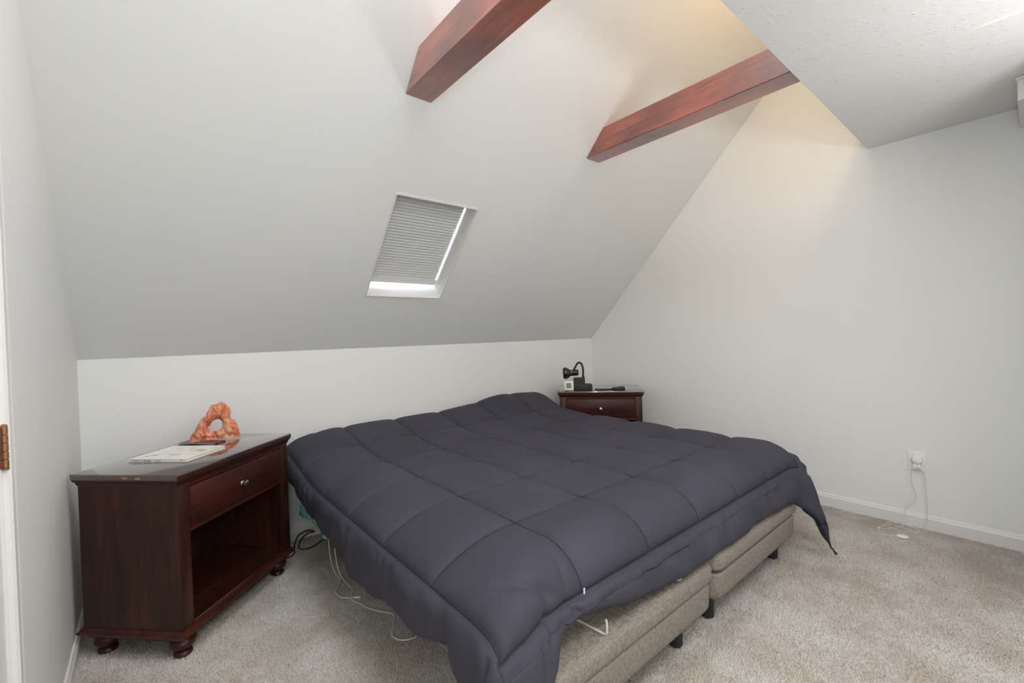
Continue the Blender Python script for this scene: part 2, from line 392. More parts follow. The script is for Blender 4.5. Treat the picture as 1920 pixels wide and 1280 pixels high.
# ------------------------------------------------------------------ nightstands
NW, ND_, NH, ZB, OV, FI = .746, .483, .769, .129, .017, .067
def nightstand(loc, rz, label, scuffs):
    t = empty('nightstand', loc, rz, label, 'nightstand', 'matching nightstands')
    hx, hy = NW/2, ND_/2; bx, by = hx-OV, hy-OV
    bm = NB(); box(bm, -hx, hx, -hy, hy, NH-.024, NH, .003); bmobj('top', bm, M_CHERRYTOP, t, True)
    # cove moulding under the top
    bm = NB(); prof = [(0, .0), (.014, .014), (.014, .016), (0, .016)]
    lo = [(-bx, -by), (bx, -by), (bx, by), (-bx, by)]
    rings = []
    for off, z in ((.001, NH-.052), (.004, NH-.046), (.006, NH-.038), (.013, NH-.030), (.013, NH-.024)):
        rings.append([bm.verts.new((sx*(bx+off), sy*(by+off), z)) for sx, sy in ((-1, -1), (1, -1), (1, 1), (-1, 1))])
    for a, b in zip(rings, rings[1:]):
        for i in range(4): bm.faces.new((a[i], a[(i+1) % 4], b[(i+1) % 4], b[i]))
    bm.faces.new(rings[0][::-1]); bm.faces.new(rings[-1]); bmobj('cove_moulding', bm, M_CHERRY, t)
    zt = NH-.05; pw = .056
    for s in (-1, 1):
        bm = NB(); box(bm, min(s*bx, s*(bx-.016)), max(s*bx, s*(bx-.016)), -by+.022, by, ZB, zt); bmobj('side_panel', bm, M_CHERRYZ, t)
        bm = NB(); box(bm, min(s*bx, s*(bx-pw)), max(s*bx, s*(bx-pw)), -by, -by+.022, ZB, zt, .0015); bmobj('stile', bm, M_CHERRYZ, t, True)
    bm = NB(); box(bm, -bx+.016, bx-.016, by-.012, by, ZB, zt); bmobj('back_panel', bm, M_CHERRYZ, t)
    bm = NB(); box(bm, -bx+pw, bx-pw, -by+.004, -by+.022, .700, zt); bmobj('rail', bm, M_CHERRY, t)
    bm = NB(); box(bm, -bx+pw, bx-pw, -by+.001, -by+.03, .512, .530, .001); bmobj('rail', bm, M_CHERRY, t, True)
    bm = NB(); box(bm, -bx+.016, bx-.016, -by+.03, by-.012, .512, .524); bmobj('divider_panel', bm, M_CHERRY, t)
    bm = NB(); box(bm, -bx+.016, bx-.016, -by+.004, by-.012, ZB-.012, ZB+.012, .002); bmobj('shelf', bm, M_CHERRYTOP, t)
    # drawer
    bm = NB(); x0, x1 = -bx+pw+.003, bx-pw-.003
    box(bm, x0, x1, -by-.002, -by+.018, .533, .697, .003); dr = bmobj('drawer', bm, M_CHERRY, t, True)
    bm = NB(); KM = Matrix.Translation((0, -by-.002, .612)) @ Matrix.Rotation(math.pi/2, 4, 'X')
    lathe(bm, [(.011, 0), (.0125, .002), (.011, .004), (.006, .007), (.0055, .013), (.0075, .017), (.0145, .019), (.016, .022), (.0150, .026), (.010, .0285), (.003, .0295)], 24, KM)
    k = bmobj('knob', bm, M_NICKEL, dr, True); k['label'] = 'round brushed nickel knob'
    # base moulding
    bm = NB(); rings = []
    for off, z in ((-.004, ZB+.002), (.004, ZB), (.008, ZB-.006), (.009, ZB-.010), (.016, ZB-.013), (.018, ZB-.018), (.016, ZB-.024), (-.004, ZB-.026), (-.006, ZB-.045)):
        rings.append([bm.verts.new((sx*(bx+off), sy*(by+off), z)) for sx, sy in ((-1, -1), (1, -1), (1, 1), (-1, 1))])
    for a, b in zip(rings, rings[1:]):
        for i in range(4): bm.faces.new((a[i], a[(i+1) % 4], b[(i+1) % 4], b[i]))
    bm.faces.new(rings[0][::-1]); bm.faces.new(rings[-1]); bmobj('base_moulding', bm, M_CHERRY, t)
    prof = [(.024, 0), (.031, .004), (.034, .011), (.031, .020), (.022, .026), (.023, .030), (.040, .040), (.046, .052), (.044, .064), (.034, .074), (.030, .080), (.034, .086)]
    for sx in (-1, 1):
        for sy in (-1, 1):
            bm = NB(); lathe(bm, prof, 28); bmobj('foot', bm, M_CHERRY, t, True, (sx*(hx-FI), sy*(hy-FI), 0))
    for (y0, y1, z0, z1) in scuffs:
        bm = NB(); n = 9; A = []; 
        for i in range(n):
            a = 2*math.pi*i/n; r = .6+.4*random.random()
            A.append(bm.verts.new((-hx-.0004, (y0+y1)/2+(y1-y0)/2*math.cos(a)*r, (z0+z1)/2+(z1-z0)/2*math.sin(a)*r)))
        bm.faces.new(A); bmobj('scuff', bm, M_SCUFF, t)['label'] = 'chipped edge showing bare pale wood'
    return t
def corner_to_centre(x, y, th):
    u = Vector((math.cos(th), math.sin(th), 0)); v = Vector((-math.sin(th), math.cos(th), 0))
    return Vector((x, y, 0))+u*NW/2+v*ND_/2
TH1, TH2 = .768, -.859
N1 = corner_to_centre(.345, -.896, TH1); N2 = corner_to_centre(3.068, -.345, TH2)
nightstand(N1, TH1, 'nightstand in the left corner carrying an orange rock arch and a book', [(-.03, .012, NH-.020, NH-.006), (-.09, -.05, NH-.021, NH-.008)])
nightstand(N2, TH2, 'nightstand in the far corner behind the bed carrying a black lamp', [])

# ------------------------------------------------------------------ bed bases
def rounded_slab(bm, x0, x1, y0, y1, z0, z1, rc, rt, rb):
    """box with rounded vertical corners, rounded top (rt) and bottom (rb) edges"""
    prof = [(rb, z0)]
    for i in range(1, 6):
        a = math.pi/2*i/5; prof.append((rb-rb*math.sin(a), z0+rb-rb*math.cos(a)))
    for i in range(0, 6):
        a = math.pi/2*i/5; prof.append((rt-rt*math.cos(a), z1-rt+rt*math.sin(a)))
    rings = []
    for ins, z in prof:
        ring = []
        for cx, cy, a0 in ((x1-rc, y1-rc, 0), (x0+rc, y1-rc, 90), (x0+rc, y0+rc, 180), (x1-rc, y0+rc, 270)):
            for i in range(6):
                a = math.radians(a0+18*i); r = max(rc-ins, .002)
                ring.append(bm.verts.new((cx+r*math.cos(a), cy+r*math.sin(a), z)))
        rings.append(ring)
    n = len(rings[0])
    for a, b in zip(rings, rings[1:]):
        for i in range(n): bm.faces.new((a[i], a[(i+1) % n], b[(i+1) % n], b[i]))
    bm.faces.new(rings[0][::-1]); bm.faces.new(rings[-1])
FY, HY = -2.242, -.22
def bed_base(x0, x1, label, legs, bars, lift):
    cx = (x0+x1)/2
    t = empty('adjustable_bed_base', (cx, (FY+HY)/2, 0), 0, label, 'bed base', 'split bed bases under the comforter')
    L = lambda bm: bmesh.ops.translate(bm, verts=bm.verts, vec=(-cx, -(FY+HY)/2, 0))
    bm = NB(); rounded_slab(bm, x0+.012, x1-.012, FY+.008, HY, .135, .262, .05, .012, .045); L(bm); bmobj('base_frame', bm, M_LINEN, t, True)
    bm = NB(); rounded_slab(bm, x0, x1, FY-.002, HY, .266+lift, .344+lift*.6, .055, .03, .022); L(bm); bmobj('deck_panel', bm, M_LINEN, t, True)
    bm = NB(); rounded_slab(bm, x0+.03, x1-.03, FY+.025, HY-.02, .255, .275+lift, .05, .004, .004); L(bm); bmobj('seam_gap', bm, M_BLACKM, t, True)['label'] = 'dark seam under the deck panel'
    for lx, ly in legs:
        bm = NB(); lathe(bm, [(.027, 0), (.03, .003), (.033, .14)], 24); bmobj('leg', bm, M_BLACKM, t, True, (lx-cx, ly-(FY+HY)/2, 0))
    for bx_ in bars:
        bm = NB(); z = .344+lift*.6; r = .0038
        tube(bm, [(bx_-.02, -2.06, z+.005), (bx_-.008, -2.18, z+.005), (bx_-.002, -2.214, z+.004), (bx_, -2.224, z+.010), (bx_, -2.226, z+.030), (bx_, -2.224, z+.052)], r, 8, 5)
        L(bm); bmobj('retainer_bar', bm, M_STEELW, t, True)['label'] = 'bent cream steel mattress retainer bar'
    return t
bed_base(1.04, 2.020, 'left half of the split taupe upholstered bed base, nearer the camera', [(1.893, -2.125), (1.17, -2.125), (1.893, -.4), (1.17, -.4)], [1.335, 1.775], 0)
bed_base(2.036, 2.985, 'right half of the split taupe upholstered bed base, by the white right wall', [(2.165, -2.125), (2.915, -2.125), (2.165, -.4), (2.915, -.4)], [2.33], .008)

# mattresses (almost fully covered) with teal fitted sheets
def mattress(x0, x1, label):
    cx = (x0+x1)/2; t = empty('mattress', (cx, -1.1, .352), 0, label, 'mattress', 'mattresses under the comforter')
    bm = NB(); rounded_slab(bm, x0, x1, -2.06, -.2, .352, .56, .07, .06, .03)
    bmesh.ops.translate(bm, verts=bm.verts, vec=(-cx, 1.1, -.352)); bmobj('fitted_sheet', bm, M_TEAL, t, True)
mattress(1.12, 2.020, 'left mattress with a teal sheet, hidden beneath the navy comforter')
mattress(2.036, 2.945, 'right mattress with a teal sheet, hidden beneath the navy comforter')

# ------------------------------------------------------------------ comforter
SQ = .355; VQ = .357; NU = NV = 6
BU, BV, BH = .205, .165, .16
UX = 1.250-SQ               # flat x of u = 0 before bending
VY = -1.897-VQ              # flat y of v = 0
FX0, FX1, FYF, FYH = 1.22, 2.93, -2.055, -.16
RL, RRr, RF, RHd = .55, .11, .15, .085
def ztop(x, y):
    z = .618 + .0*x
    k = np.clip((y+.75)/.7, 0, 1); k = k*k*(3-2*k)
    z = z + .085*k
    hx = np.exp(-((x-2.62)/.30)**2/1.4)*1.0 + .55*np.exp(-((x-2.98)/.12)**2)
    z = z + .066*hx*np.exp(-((y+.20)/.20)**2)
    e = np.clip((x-2.80)/.5, 0, 1); z = z - .10*e*k*0.6
    z = z - .012*np.clip((x-1.6)/1.4, -1, 1)*0
    return z
def smooth_noise(u, v, f, seed):
    out = np.zeros_like(u); r = np.random.default_rng(seed)
    for i in range(7):
        a = r.uniform(0, 2*np.pi); ff = f*r.uniform(.6, 1.5); ph = r.uniform(0, 2*np.pi)
        out += np.sin(2*np.pi*ff*(u*np.cos(a)+v*np.sin(a))+ph+1.3*np.sin(2*np.pi*ff*.6*(v*np.cos(a)-u*np.sin(a))+ph*2))
    return out/4
def arc(t, R):
    q = R*np.pi/2; a = np.minimum(t, q)/R; ex = np.maximum(t-q, 0)
    return R*np.sin(a), R*(1-np.cos(a)), ex
def drape(u, v):
    X = UX+u; Y = VY+v
    cx = np.clip(X, FX0, FX1); cy = np.clip(Y, FYF, FYH)
    dx = X-cx; dy = Y-cy
    ox, kx, ex = arc(np.abs(dx), RRr)
    t1 = FX0-UX; a1 = np.minimum(-dx, t1)/RL                # left: a long soft shoulder, then the border hangs straight
    ox = np.where(dx < 0, RL*np.sin(a1), ox); kx = np.where(dx < 0, RL*(1-np.cos(a1)), kx); ex = np.where(dx < 0, np.maximum(-dx-t1, 0), ex)
    oy, ky, ey = arc(np.abs(dy), np.where(dy < 0, RF, RHd))
    sx, sy = np.sign(dx), np.sign(dy)
    dnx = kx+ex*.985; dny = ky+ey*.985
    both = np.clip(np.minimum(dnx, dny)/.12, 0, 1)*(dy < 0)
    down = np.sqrt(dnx*dnx+dny*dny)
    # loose folds in the cloth that hangs at the sides and the foot
    fx = np.clip(ex/.12, 0, 1.5)*(.006*np.sin(2*np.pi*v*2.3+1.0+np.sin(v*5))+.004*np.sin(2*np.pi*v*5.1+.4))
    fy = np.clip(ey/.12, 0, 1.5)*(.006*np.sin(2*np.pi*u*2.1+2.0+np.sin(u*5))+.004*np.sin(2*np.pi*u*5.7+.9))*(dy < 0)
    th = np.arctan2(dny, dnx)
    fc = both*np.where(dx < 0, 1, .25)*np.clip((ex+ey)/.2, 0, 1.3)*(.016*np.sin(10*th+.8)+.008*np.sin(19*th+2))
    lf = 1/(1+np.exp((Y+2.03)/.012))*(dx < 0)             # loose flap at the left foot corner
    fx = fx+np.clip(ex/.1, 0, 1.4)*(.004*lf-.03*np.exp(-((Y+2.0)/.03)**2)*(dx < 0))
    rc = np.clip(np.minimum(kx, ky)/.05, 0, 1)*(dy < 0)     # stiff corners stand out a little
    ox = ox+rc*np.where(dx < 0, .0, .03); oy = oy+rc*.03
    ox = ox+ex*np.where(dx < 0, .02, .16)+fx+fc*np.cos(th); oy = oy+ey*np.where(dy < 0, .40, -.25)+fy+fc*np.sin(th)
    px = cx+sx*ox; py = cy+sy*oy
    pz = ztop(cx+sx*np.minimum(ox, .1), np.minimum(cy, FYH))-down
    return px, py, pz
STEP = .0085
def knots(n, q, b0, b1):
    """grid lines that fall exactly on the seams and crowd towards them"""
    t = np.linspace(0, 1, int(q/STEP)+3); t = .45*t+.55*(.5-.5*np.cos(np.pi*t))
    a = [-b0*(1-np.linspace(0, 1, int(b0/STEP)+2)[:-1]**.8)]
    for k in range(n): a.append((k+t[:-1])*q)
    a.append(n*q+b1*np.linspace(0, 1, int(b1/STEP)+2)**1.25)
    return np.concatenate(a)
us = knots(NU, SQ, BU, BU); vs = knots(NV, VQ, BV, BH)
Ug, Vg = np.meshgrid(us, vs, indexing='ij')
HLY = [-9, -2.40, -2.12, -2.065, -2.035, -2.015, -1.95, -1.73, -1.63, -1.45, -1.23, -1.01, -.77, -.30, .2]      # left hem: y, rise
HLZ = [-.05, -.05, -.03, -.01, .02, .05, .062, .0, .01, -.03, -.025, .015, .035, .055, .055]
HFX = [-9, .90, 1.02, 1.08, 1.12, 1.18, 1.31, 1.42, 1.74, 2.0, 2.3, 2.80, 2.90, 2.97, 3.05, 3.2, 9]       # foot hem: x, rise
HFZ = [-.05, -.05, -.02, .03, .09, .105, .10, .07, .03, .03, .03, .02, .012, -.04, -.13, -.17, -.17]
def hemwarp(U, V):
    # the hems ride up and down along the bed
    X = UX+U; Y = VY+V
    k = np.clip(-U/BU, 0, 1); U2 = U + k*(np.interp(Y, HLY, HLZ)+.006*np.sin(V*11+1.0))
    kf = np.clip(-V/BV, 0, 1); V2 = V + kf*(np.interp(X, HFX, HFZ)+.004*np.sin(U*8.7))
    kr = np.clip((U-NU*SQ)/BU, 0, 1); U2 = U2+kr*.10*np.clip(1-V/.25, 0, 1)*np.clip(1-np.abs(V+.02)*0, 0, 1)
    return U2, V2
def quilt_h(U, V):
    cu = np.clip(U, 0, NU*SQ); cv = np.clip(V, 0, NV*VQ)
    su = np.abs(np.sin(np.pi*cu/SQ)); sv = np.abs(np.sin(np.pi*cv/VQ))
    inside = (U >= 0) & (U <= NU*SQ) & (V >= 0) & (V <= NV*VQ)
    du = np.abs(U-np.round(cu/SQ)*SQ); dv = np.abs(V-np.round(cv/VQ)*VQ)
    puff = .0135*(1-np.exp(-du/.020))*(1-np.exp(-dv/.020))+.013*(su*sv)**.7
    eb = np.minimum(np.minimum(np.abs(U), np.abs(U-NU*SQ)), np.minimum(np.abs(V), np.abs(V-NV*VQ)))
    h = puff+.010*(1-np.exp(-eb/.022))*np.exp(-eb/.16)
    # puckers running away from the seams
    puck = .0011*np.sin(2*np.pi*V*34+3*np.sin(V*21)+2*np.sin(U*9))*np.exp(-du/.03)*np.clip(du/.004, 0, 1)*sv
    puck += .0011*np.sin(2*np.pi*U*32+3*np.sin(U*19)+2*np.sin(V*8))*np.exp(-dv/.03)*np.clip(dv/.004, 0, 1)*su
    h = h+puck
    # gathers on the outer squares next to the border seam
    eu = np.minimum(np.abs(U), np.abs(U-NU*SQ)); ev = np.abs(V)
    irr = lambda a: np.sin(2*np.pi*a*7.3+3.1*np.sin(a*6.7)+1.7*np.sin(a*15.1))*(.55+.45*np.sin(a*9.7+1.3))
    h = h+.0042*irr(U)*np.exp(-ev/.055)*np.clip(ev/.012, 0, 1)+.003*irr(V+.7)*np.exp(-eu/.05)*np.clip(eu/.012, 0, 1)
    # border roll
    bu = np.where(U < 0, -U/BU, np.where(U > NU*SQ, (U-NU*SQ)/BU, 0)); bv = np.where(V < 0, -V/BV, np.where(V > NV*VQ, (V-NV*VQ)/BH, 0))
    b = np.clip(np.maximum(bu, bv), 0, 1)
    tubeh = .034*np.sqrt(np.clip(1-(1-np.clip(b/.30, 0, 1))**2, 0, 1))*np.sqrt(np.clip(1-b**3.5, 0, 1))
    along = np.where(bu > bv, V, U+.37)
    g = .0075*irr(along*1.25)*np.exp(-b*1.8)+.006*smooth_noise(along, b*.2, 5.0, 3)*np.sin(np.pi*b)+.0016*smooth_noise(along*1.0, b*.05, 16, 5)
    # bunched-up creases in the outer square beside the left foot corner
    def crease(u0, v0, u1, v1, w, d):
        tt = np.clip(((U-u0)*(u1-u0)+(V-v0)*(v1-v0))/((u1-u0)**2+(v1-v0)**2), 0, 1)
        q = np.hypot(U-u0-tt*(u1-u0), V-v0-tt*(v1-v0))
        return -d*np.exp(-(q/w)**2)*np.sin(np.pi*np.clip(.15+.85*tt, 0, 1))
    h = h+crease(.10, .135, .265, .012, .013, .016)+crease(.30, .12, .27, .0, .012, .007)+crease(.20, .06, .165, -.10, .014, .014)+crease(.27, .0, .33, -.12, .012, .012)+crease(.13, -.03, .11, -.16, .014, .012)
    h = np.where(inside, h, tubeh+crease(.20, .06, .165, -.10, .014, .014)+crease(.27, .0, .33, -.12, .012, .012)+crease(.13, -.03, .11, -.16, .014, .012)+g*np.clip(b*7, 0, 1))
    m = np.where(inside, su*sv, 1)
    h = h+.0020*smooth_noise(U, V, 2.2, 11)*m+.0007*smooth_noise(U*.5, V*1.8, 9, 12)*m
    return h
def surface(U, V):
    U2, V2 = hemwarp(U, V)
    e = .002
    p = np.stack(drape(U2, V2), -1)
    pu = np.stack(drape(U2+e, V2), -1)-np.stack(drape(U2-e, V2), -1)
    pv = np.stack(drape(U2, V2+e), -1)-np.stack(drape(U2, V2-e), -1)
    n = np.cross(pu, pv); n /= np.maximum(np.linalg.norm(n, axis=-1, keepdims=True), 1e-9)
    return p, n
P, Nn = surface(Ug, Vg); H = quilt_h(Ug, Vg)
TOPP = P+Nn*H[..., None]
TOPP[..., 1] = np.minimum(TOPP[..., 1], -.006)
TOPP[..., 2] = np.maximum(TOPP[..., 2], .02)
TOPP[..., 0] = np.where(TOPP[..., 1] > -.8, np.minimum(TOPP[..., 0], 3.05), TOPP[..., 0])
BOT = P-Nn*.012
BOT[..., 1] = np.minimum(BOT[..., 1], -.006); BOT[..., 2] = np.maximum(BOT[..., 2], .018)
BOT[..., 0] = np.where(BOT[..., 1] > -.8, np.minimum(BOT[..., 0], 3.045), BOT[..., 0])
nu, nv = Ug.shape
idx = np.arange(nu*nv).reshape(nu, nv)
def quads(ix, flip=False):
    q = np.stack([ix[:-1, :-1], ix[1:, :-1], ix[1:, 1:], ix[:-1, 1:]], -1).reshape(-1, 4)
    return q[:, ::-1] if flip else q
st = 1
F = [quads(idx), quads(idx+nu*nv, True)]
for line in (idx[:, 0], idx[-1, :], idx[::-1, -1], idx[0, ::-1]):
    a, b = line[:-1], line[1:]
    F.append(np.stack([b, a, a+nu*nv, b+nu*nv], -1))
F = np.concatenate(F); V3 = np.concatenate([TOPP.reshape(-1, 3), BOT.reshape(-1, 3)])
def npmesh(name, V, F):
    me = bpy.data.meshes.new(name); k = F.shape[1]
    me.vertices.add(len(V)); me.vertices.foreach_set('co', V.astype(np.float32).ravel())
    me.loops.add(F.size); me.loops.foreach_set('vertex_index', F.astype(np.int32).ravel())
    me.polygons.add(len(F)); me.polygons.foreach_set('loop_start', np.arange(0, F.size, k, dtype=np.int32))
    me.polygons.foreach_set('loop_total', np.full(len(F), k, dtype=np.int32))
    me.update(calc_edges=True); me.validate(); return me
com = empty('comforter', (2.05, -1.15, .36), 0, 'navy-grey quilted comforter spread over the whole bed', 'comforter')
off = np.array([2.05, -1.15, .36])
link('quilted_cloth', npmesh('quilted_cloth', V3-off, F), M_QUILT, com, True)
# stitching lines lie in the grooves
def seamline(fu, fv, n, r=.0016):
    t = np.linspace(0, 1, n); U = fu(t); V = fv(t); p, nn = surface(U, V); p = p+nn*(quilt_h(U, V)[..., None]+.0008)
    p[:, 1] = np.minimum(p[:, 1], -.006)
    return p-off
for k in range(0, NU+1):
    bm = NB(); p = seamline(lambda t: np.full_like(t, k*SQ), lambda t: t*NV*VQ, 150)
    tube(bm, [tuple(q) for q in p], .0036 if k in (0, NU) else .0020, 5, 0); bmobj('stitching', bm, M_THREAD, com, True)
for k in range(0, NV+1):
    bm = NB(); p = seamline(lambda t: t*NU*SQ, lambda t: np.full_like(t, k*VQ), 150)
    tube(bm, [tuple(q) for q in p], .0036 if k in (0, NV) else .0020, 5, 0); bmobj('stitching', bm, M_THREAD, com, True)
# little white tag at the foot seam, and corner tie
p = seamline(lambda t: np.full_like(t, SQ), lambda t: np.full_like(t, .004), 2)[0]
bm = NB(); box(bm, p[0]-.003, p[0]+.003, p[1]-.012, p[1]-.010, p[2]-.004, p[2]+.014, .0004); bmobj('tag', bm, M_TAG, com)['label'] = 'tiny white tag on the seam'
cu = np.array([NU*SQ+BU]); cv = np.array([-BV]); cp = surface(cu, cv)[0][0]-off
bm = NB(); tube(bm, [tuple(cp), tuple(cp+np.array([.010, -.004, -.018])), tuple(cp+np.array([.026, -.010, -.036]))], .004, 6, 3, rad=lambda t: .004+.006*max(0, t-.4)); bmobj('corner_tie', bm, M_QUILT, com, True)

# teal flat sheet hanging out on the left, near the head
bm = NB(); top = []; bot = []
pts = [(.02-.06, 0, .170), (-.10, 0, .168), (-.15, 0, .185), (-.22, 0, .20), (-.30, 0, .212), (-.38, 0, .215), (-.44, 0, .21), (-.50, 0, .20), (-.56, 0, .20), (-.60, 0, .205), (-.64, 0, .23), (-.70, 0, .28)]
pp = catmull([Vector((.990+.006*math.sin(i*2.1), y, z)) for i, (y, zt, z) in enumerate(pts)], 4)
rows = []
for j in range(7):
    f = j/6
    rows.append([bm.verts.new((p.x*f+1.035*(1-f)+.004*math.sin(p.y*60)*f, p.y, p.z*f+.40*(1-f))) for p in pp])
for a, b in zip(rows, rows[1:]):
    for i in range(len(a)-1): bm.faces.new((a[i], a[i+1], b[i+1], b[i]))
sh_o = bmobj('bed_sheet', bm, M_TEAL, None, True)
md = sh_o.modifiers.new('thickness', 'SOLIDIFY'); md.thickness = .002
tag(sh_o, 'teal bed sheet edge hanging out beneath the left side of the comforter', 'sheet')

# ------------------------------------------------------------------ things on the left nightstand
Z1 = NH
def local(th):   # direction vectors of a nightstand
    return Vector((math.cos(th), math.sin(th), 0)), Vector((-math.sin(th), math.cos(th), 0))
# book
bk = empty('book', (.372, -.50, Z1), math.atan2(-.199, .200), 'thin white paperback lying in front of the rock arch', 'book')
bw, bd, bt = .28, .235, .014       # along the spine, away from it, thickness
bm = NB(); box(bm, -bw/2, bw/2, -bd/2, bd/2, .0005, .0018); box(bm, -bw/2, bw/2, -bd/2, bd/2, bt-.0012, bt); box(bm, -bw/2, bw/2, -bd/2-.0002, -bd/2+.001, .0005, bt)
bmobj('cover', bm, M_COVER, bk)
bm = NB(); box(bm, -bw/2+.002, bw/2-.002, -bd/2+.001, bd/2-.003, .0018, bt-.0012); bmobj('pages', bm, M_PAPER, bk)
def text(name, s, size, m, parent, loc, rot, sx=1):
    c = bpy.data.curves.new(name, 'FONT'); c.body = s; c.size = size; c.extrude = .0001; c.align_x = 'LEFT'; c.align_y = 'CENTER'
    o = bpy.data.objects.new(name, c); COL.objects.link(o); o.parent = parent; o.location = loc; o.rotation_euler = rot; o.scale = (sx, 1, 1)
    dg = bpy.context.evaluated_depsgraph_get(); dg.update(); me = bpy.data.meshes.new_from_object(o.evaluated_get(dg))
    bpy.data.objects.remove(o); o = link(name, me, m, parent); o.location = loc; o.rotation_euler = rot; o.scale = (sx, 1, 1); return o
sp_rot = (math.pi/2, 0, 0)
text('spine_lettering', 'The science of', .0085, M_INK, bk, (-.122, -bd/2-.0004, bt/2), sp_rot, .85)
text('spine_lettering', 'Building', .0105, M_INK, bk, (-.064, -bd/2-.0004, bt/2), sp_rot, 1.05)
text('spine_lettering', 'resilience', .0085, M_INK, bk, (-.012, -bd/2-.0004, bt/2), sp_rot, .95)
text('spine_lettering', 'M', .0105, M_INK, bk, (.112, -bd/2-.0004, bt/2), sp_rot, 1.0)
def dash(x, y, l, w, a, m, nm='cover_print'):
    bm = NB(); R = Matrix.Translation((x, y, bt+.0003)) @ Matrix.Rotation(a, 4, 'Z')
    vs_ = [bm.verts.new(R @ Vector(q)) for q in ((-l/2, -w/2, 0), (l/2, -w/2, 0), (l/2, w/2, 0), (-l/2, w/2, 0))]
    bm.faces.new(vs_); bmobj(nm, bm, m, bk)
for x, y, l, w, a, m in ((.02, -.045, .055, .018, .1, M_INKT), (.085, .03, .05, .03, -.3, M_INKT), (.05, .02, .03, .004, .2, M_INKG), (-.07, -.06, .03, .006, .2, M_INKG),
                         (-.03, -.01, .16, .003, .7, M_INKG), (-.045, .05, .03, .005, .1, M_INKG), (.02, .06, .035, .006, .3, M_INKG), (.0, .085, .02, .004, 0, M_INKG),
                         (.10, -.03, .07, .003, .75, M_INKG), (-.09, -.075, .018, .005, .5, M_INK), (.115, .075, .03, .005, .8, M_INK), (.03, -.075, .03, .004, .6, M_INKG)):
    dash(x, y, l, w, a, m)
# dark flat notebook under the rock arch
def darkf(nt, b):
    n = noise_node(nt, 120, 3); r = ramp(nt, n.outputs[0], [(.45, (.012, .012, .013)), (.6, (.16, .165, .17))]); nt.links.new(r.outputs[0], b.inputs['Base Color'])
M_DARKP = mat('dark_printed_card', (.03, .03, .03), .4, build=darkf)
nb = empty('magazine', (.477, -.266, Z1), math.atan2(-.18, .165), 'thin dark magazine partly tucked under the orange rock arch', 'magazine')
bm = NB(); box(bm, -.11, .105, -.03, .04, .0003, .004, .0008); bmobj('cover', bm, M_DARKP, nb)
bm = NB(); box(bm, -.108, .103, -.0308, .039, .0012, .0032); bmobj('pages', bm, M_PAPER, nb)
# rock arch: outline (metres from left base corner, in its own plane), with a hole
OUT = [(-0.0035, 0.0032), (-0.0025, 0.0149), (0.0026, 0.0331), (0.0223, 0.0614), (0.0303, 0.0761), (0.0338, 0.0863), (0.0443, 0.1074), (0.0477, 0.119), (0.0622, 0.1251), (0.0713, 0.1346), (0.0774, 0.1513), (0.0853, 0.1597), (0.0886, 0.1768), (0.0995, 0.1863), (0.1173, 0.1856), (0.1276, 0.1899), (0.1414, 0.1971), (0.157, 0.1866), (0.1713, 0.1698), (0.1797, 0.1565), (0.1836, 0.1353), (0.1794, 0.1207), (0.1797, 0.1097), (0.1851, 0.0979), (0.1976, 0.0893), (0.2064, 0.0729), (0.2138, 0.0469), (0.2201, 0.0223), (0.2225, 0.0039), (0.2122, -0.0029), (0.1839, -0.0081), (0.1448, -0.0115), (0.1404, -0.0053), (0.1312, -0.0106), (0.093, -0.0112), (0.0491, -0.0094), (0.0084, -0.0022)]
HOLE = [(0.0768, 0.0667), (0.0893, 0.0784), (0.093, 0.0887), (0.1011, 0.0997), (0.1147, 0.106), (0.1293, 0.1035), (0.1401, 0.0903), (0.143, 0.0735), (0.1367, 0.0553), (0.1262, 0.0433), (0.1126, 0.0412), (0.0993, 0.044), (0.0881, 0.0422), (0.0807, 0.0527)]
RO = [(x, 0 if z < .012 else z) for x, z in OUT]
def inside(p, poly):
    c = False; j = len(poly)-1
    for i in range(len(poly)):
        xi, zi = poly[i]; xj, zj = poly[j]
        if (zi > p[1]) != (zj > p[1]) and p[0] < (xj-xi)*(p[1]-zi)/(zj-zi)+xi: c = not c
        j = i
    return c
def dist(p, poly):
    b = 9
    for i in range(len(poly)):
        a = Vector(poly[i]); c = Vector(poly[(i+1) % len(poly)]); q = Vector(p)
        d = c-a; t = max(0, min(1, (q-a).dot(d)/max(d.length_squared, 1e-12))); b = min(b, (q-a-d*t).length)
    return b
from mathutils.geometry import delaunay_2d_cdt
def resample(poly, step, jit):
    out = []
    for i in range(len(poly)):
        a = Vector(poly[i]); b = Vector(poly[(i+1) % len(poly)]); n = max(1, int((b-a).length/step))
        nn = Vector((-(b-a).y, (b-a).x)).normalized() if (b-a).length > 0 else Vector((0, 0))
        for j in range(n):
            q = a.lerp(b, j/n)
            if jit and a.y > .004: q = q+nn*jit*(random.random()-.5)
            out.append(q)
    return out
o_r = resample(RO, .006, .0022); h_r = resample(HOLE, .006, .002)
pts2 = list(o_r)+list(h_r); no = len(o_r); nh = len(h_r)
ed = [(i, (i+1) % no) for i in range(no)]+[(no+i, no+(i+1) % nh) for i in range(nh)]
o_t = [tuple(q) for q in o_r]; h_t = [tuple(q) for q in h_r]
x = 0.0
while x < .235:
    z = .003
    while z < .205:
        q = (x+random.uniform(-.0015, .0015), z+random.uniform(-.0015, .0015))
        if inside(q, o_t) and not inside(q, h_t) and dist(q, o_t) > .003 and dist(q, h_t) > .003: pts2.append(Vector(q))
        z += .0055
    x += .0055
vo, eo, fo, *_ = delaunay_2d_cdt([Vector(q) for q in pts2], ed, [], 0, 1e-6)
bm = NB(); fr_, bk_ = [], []
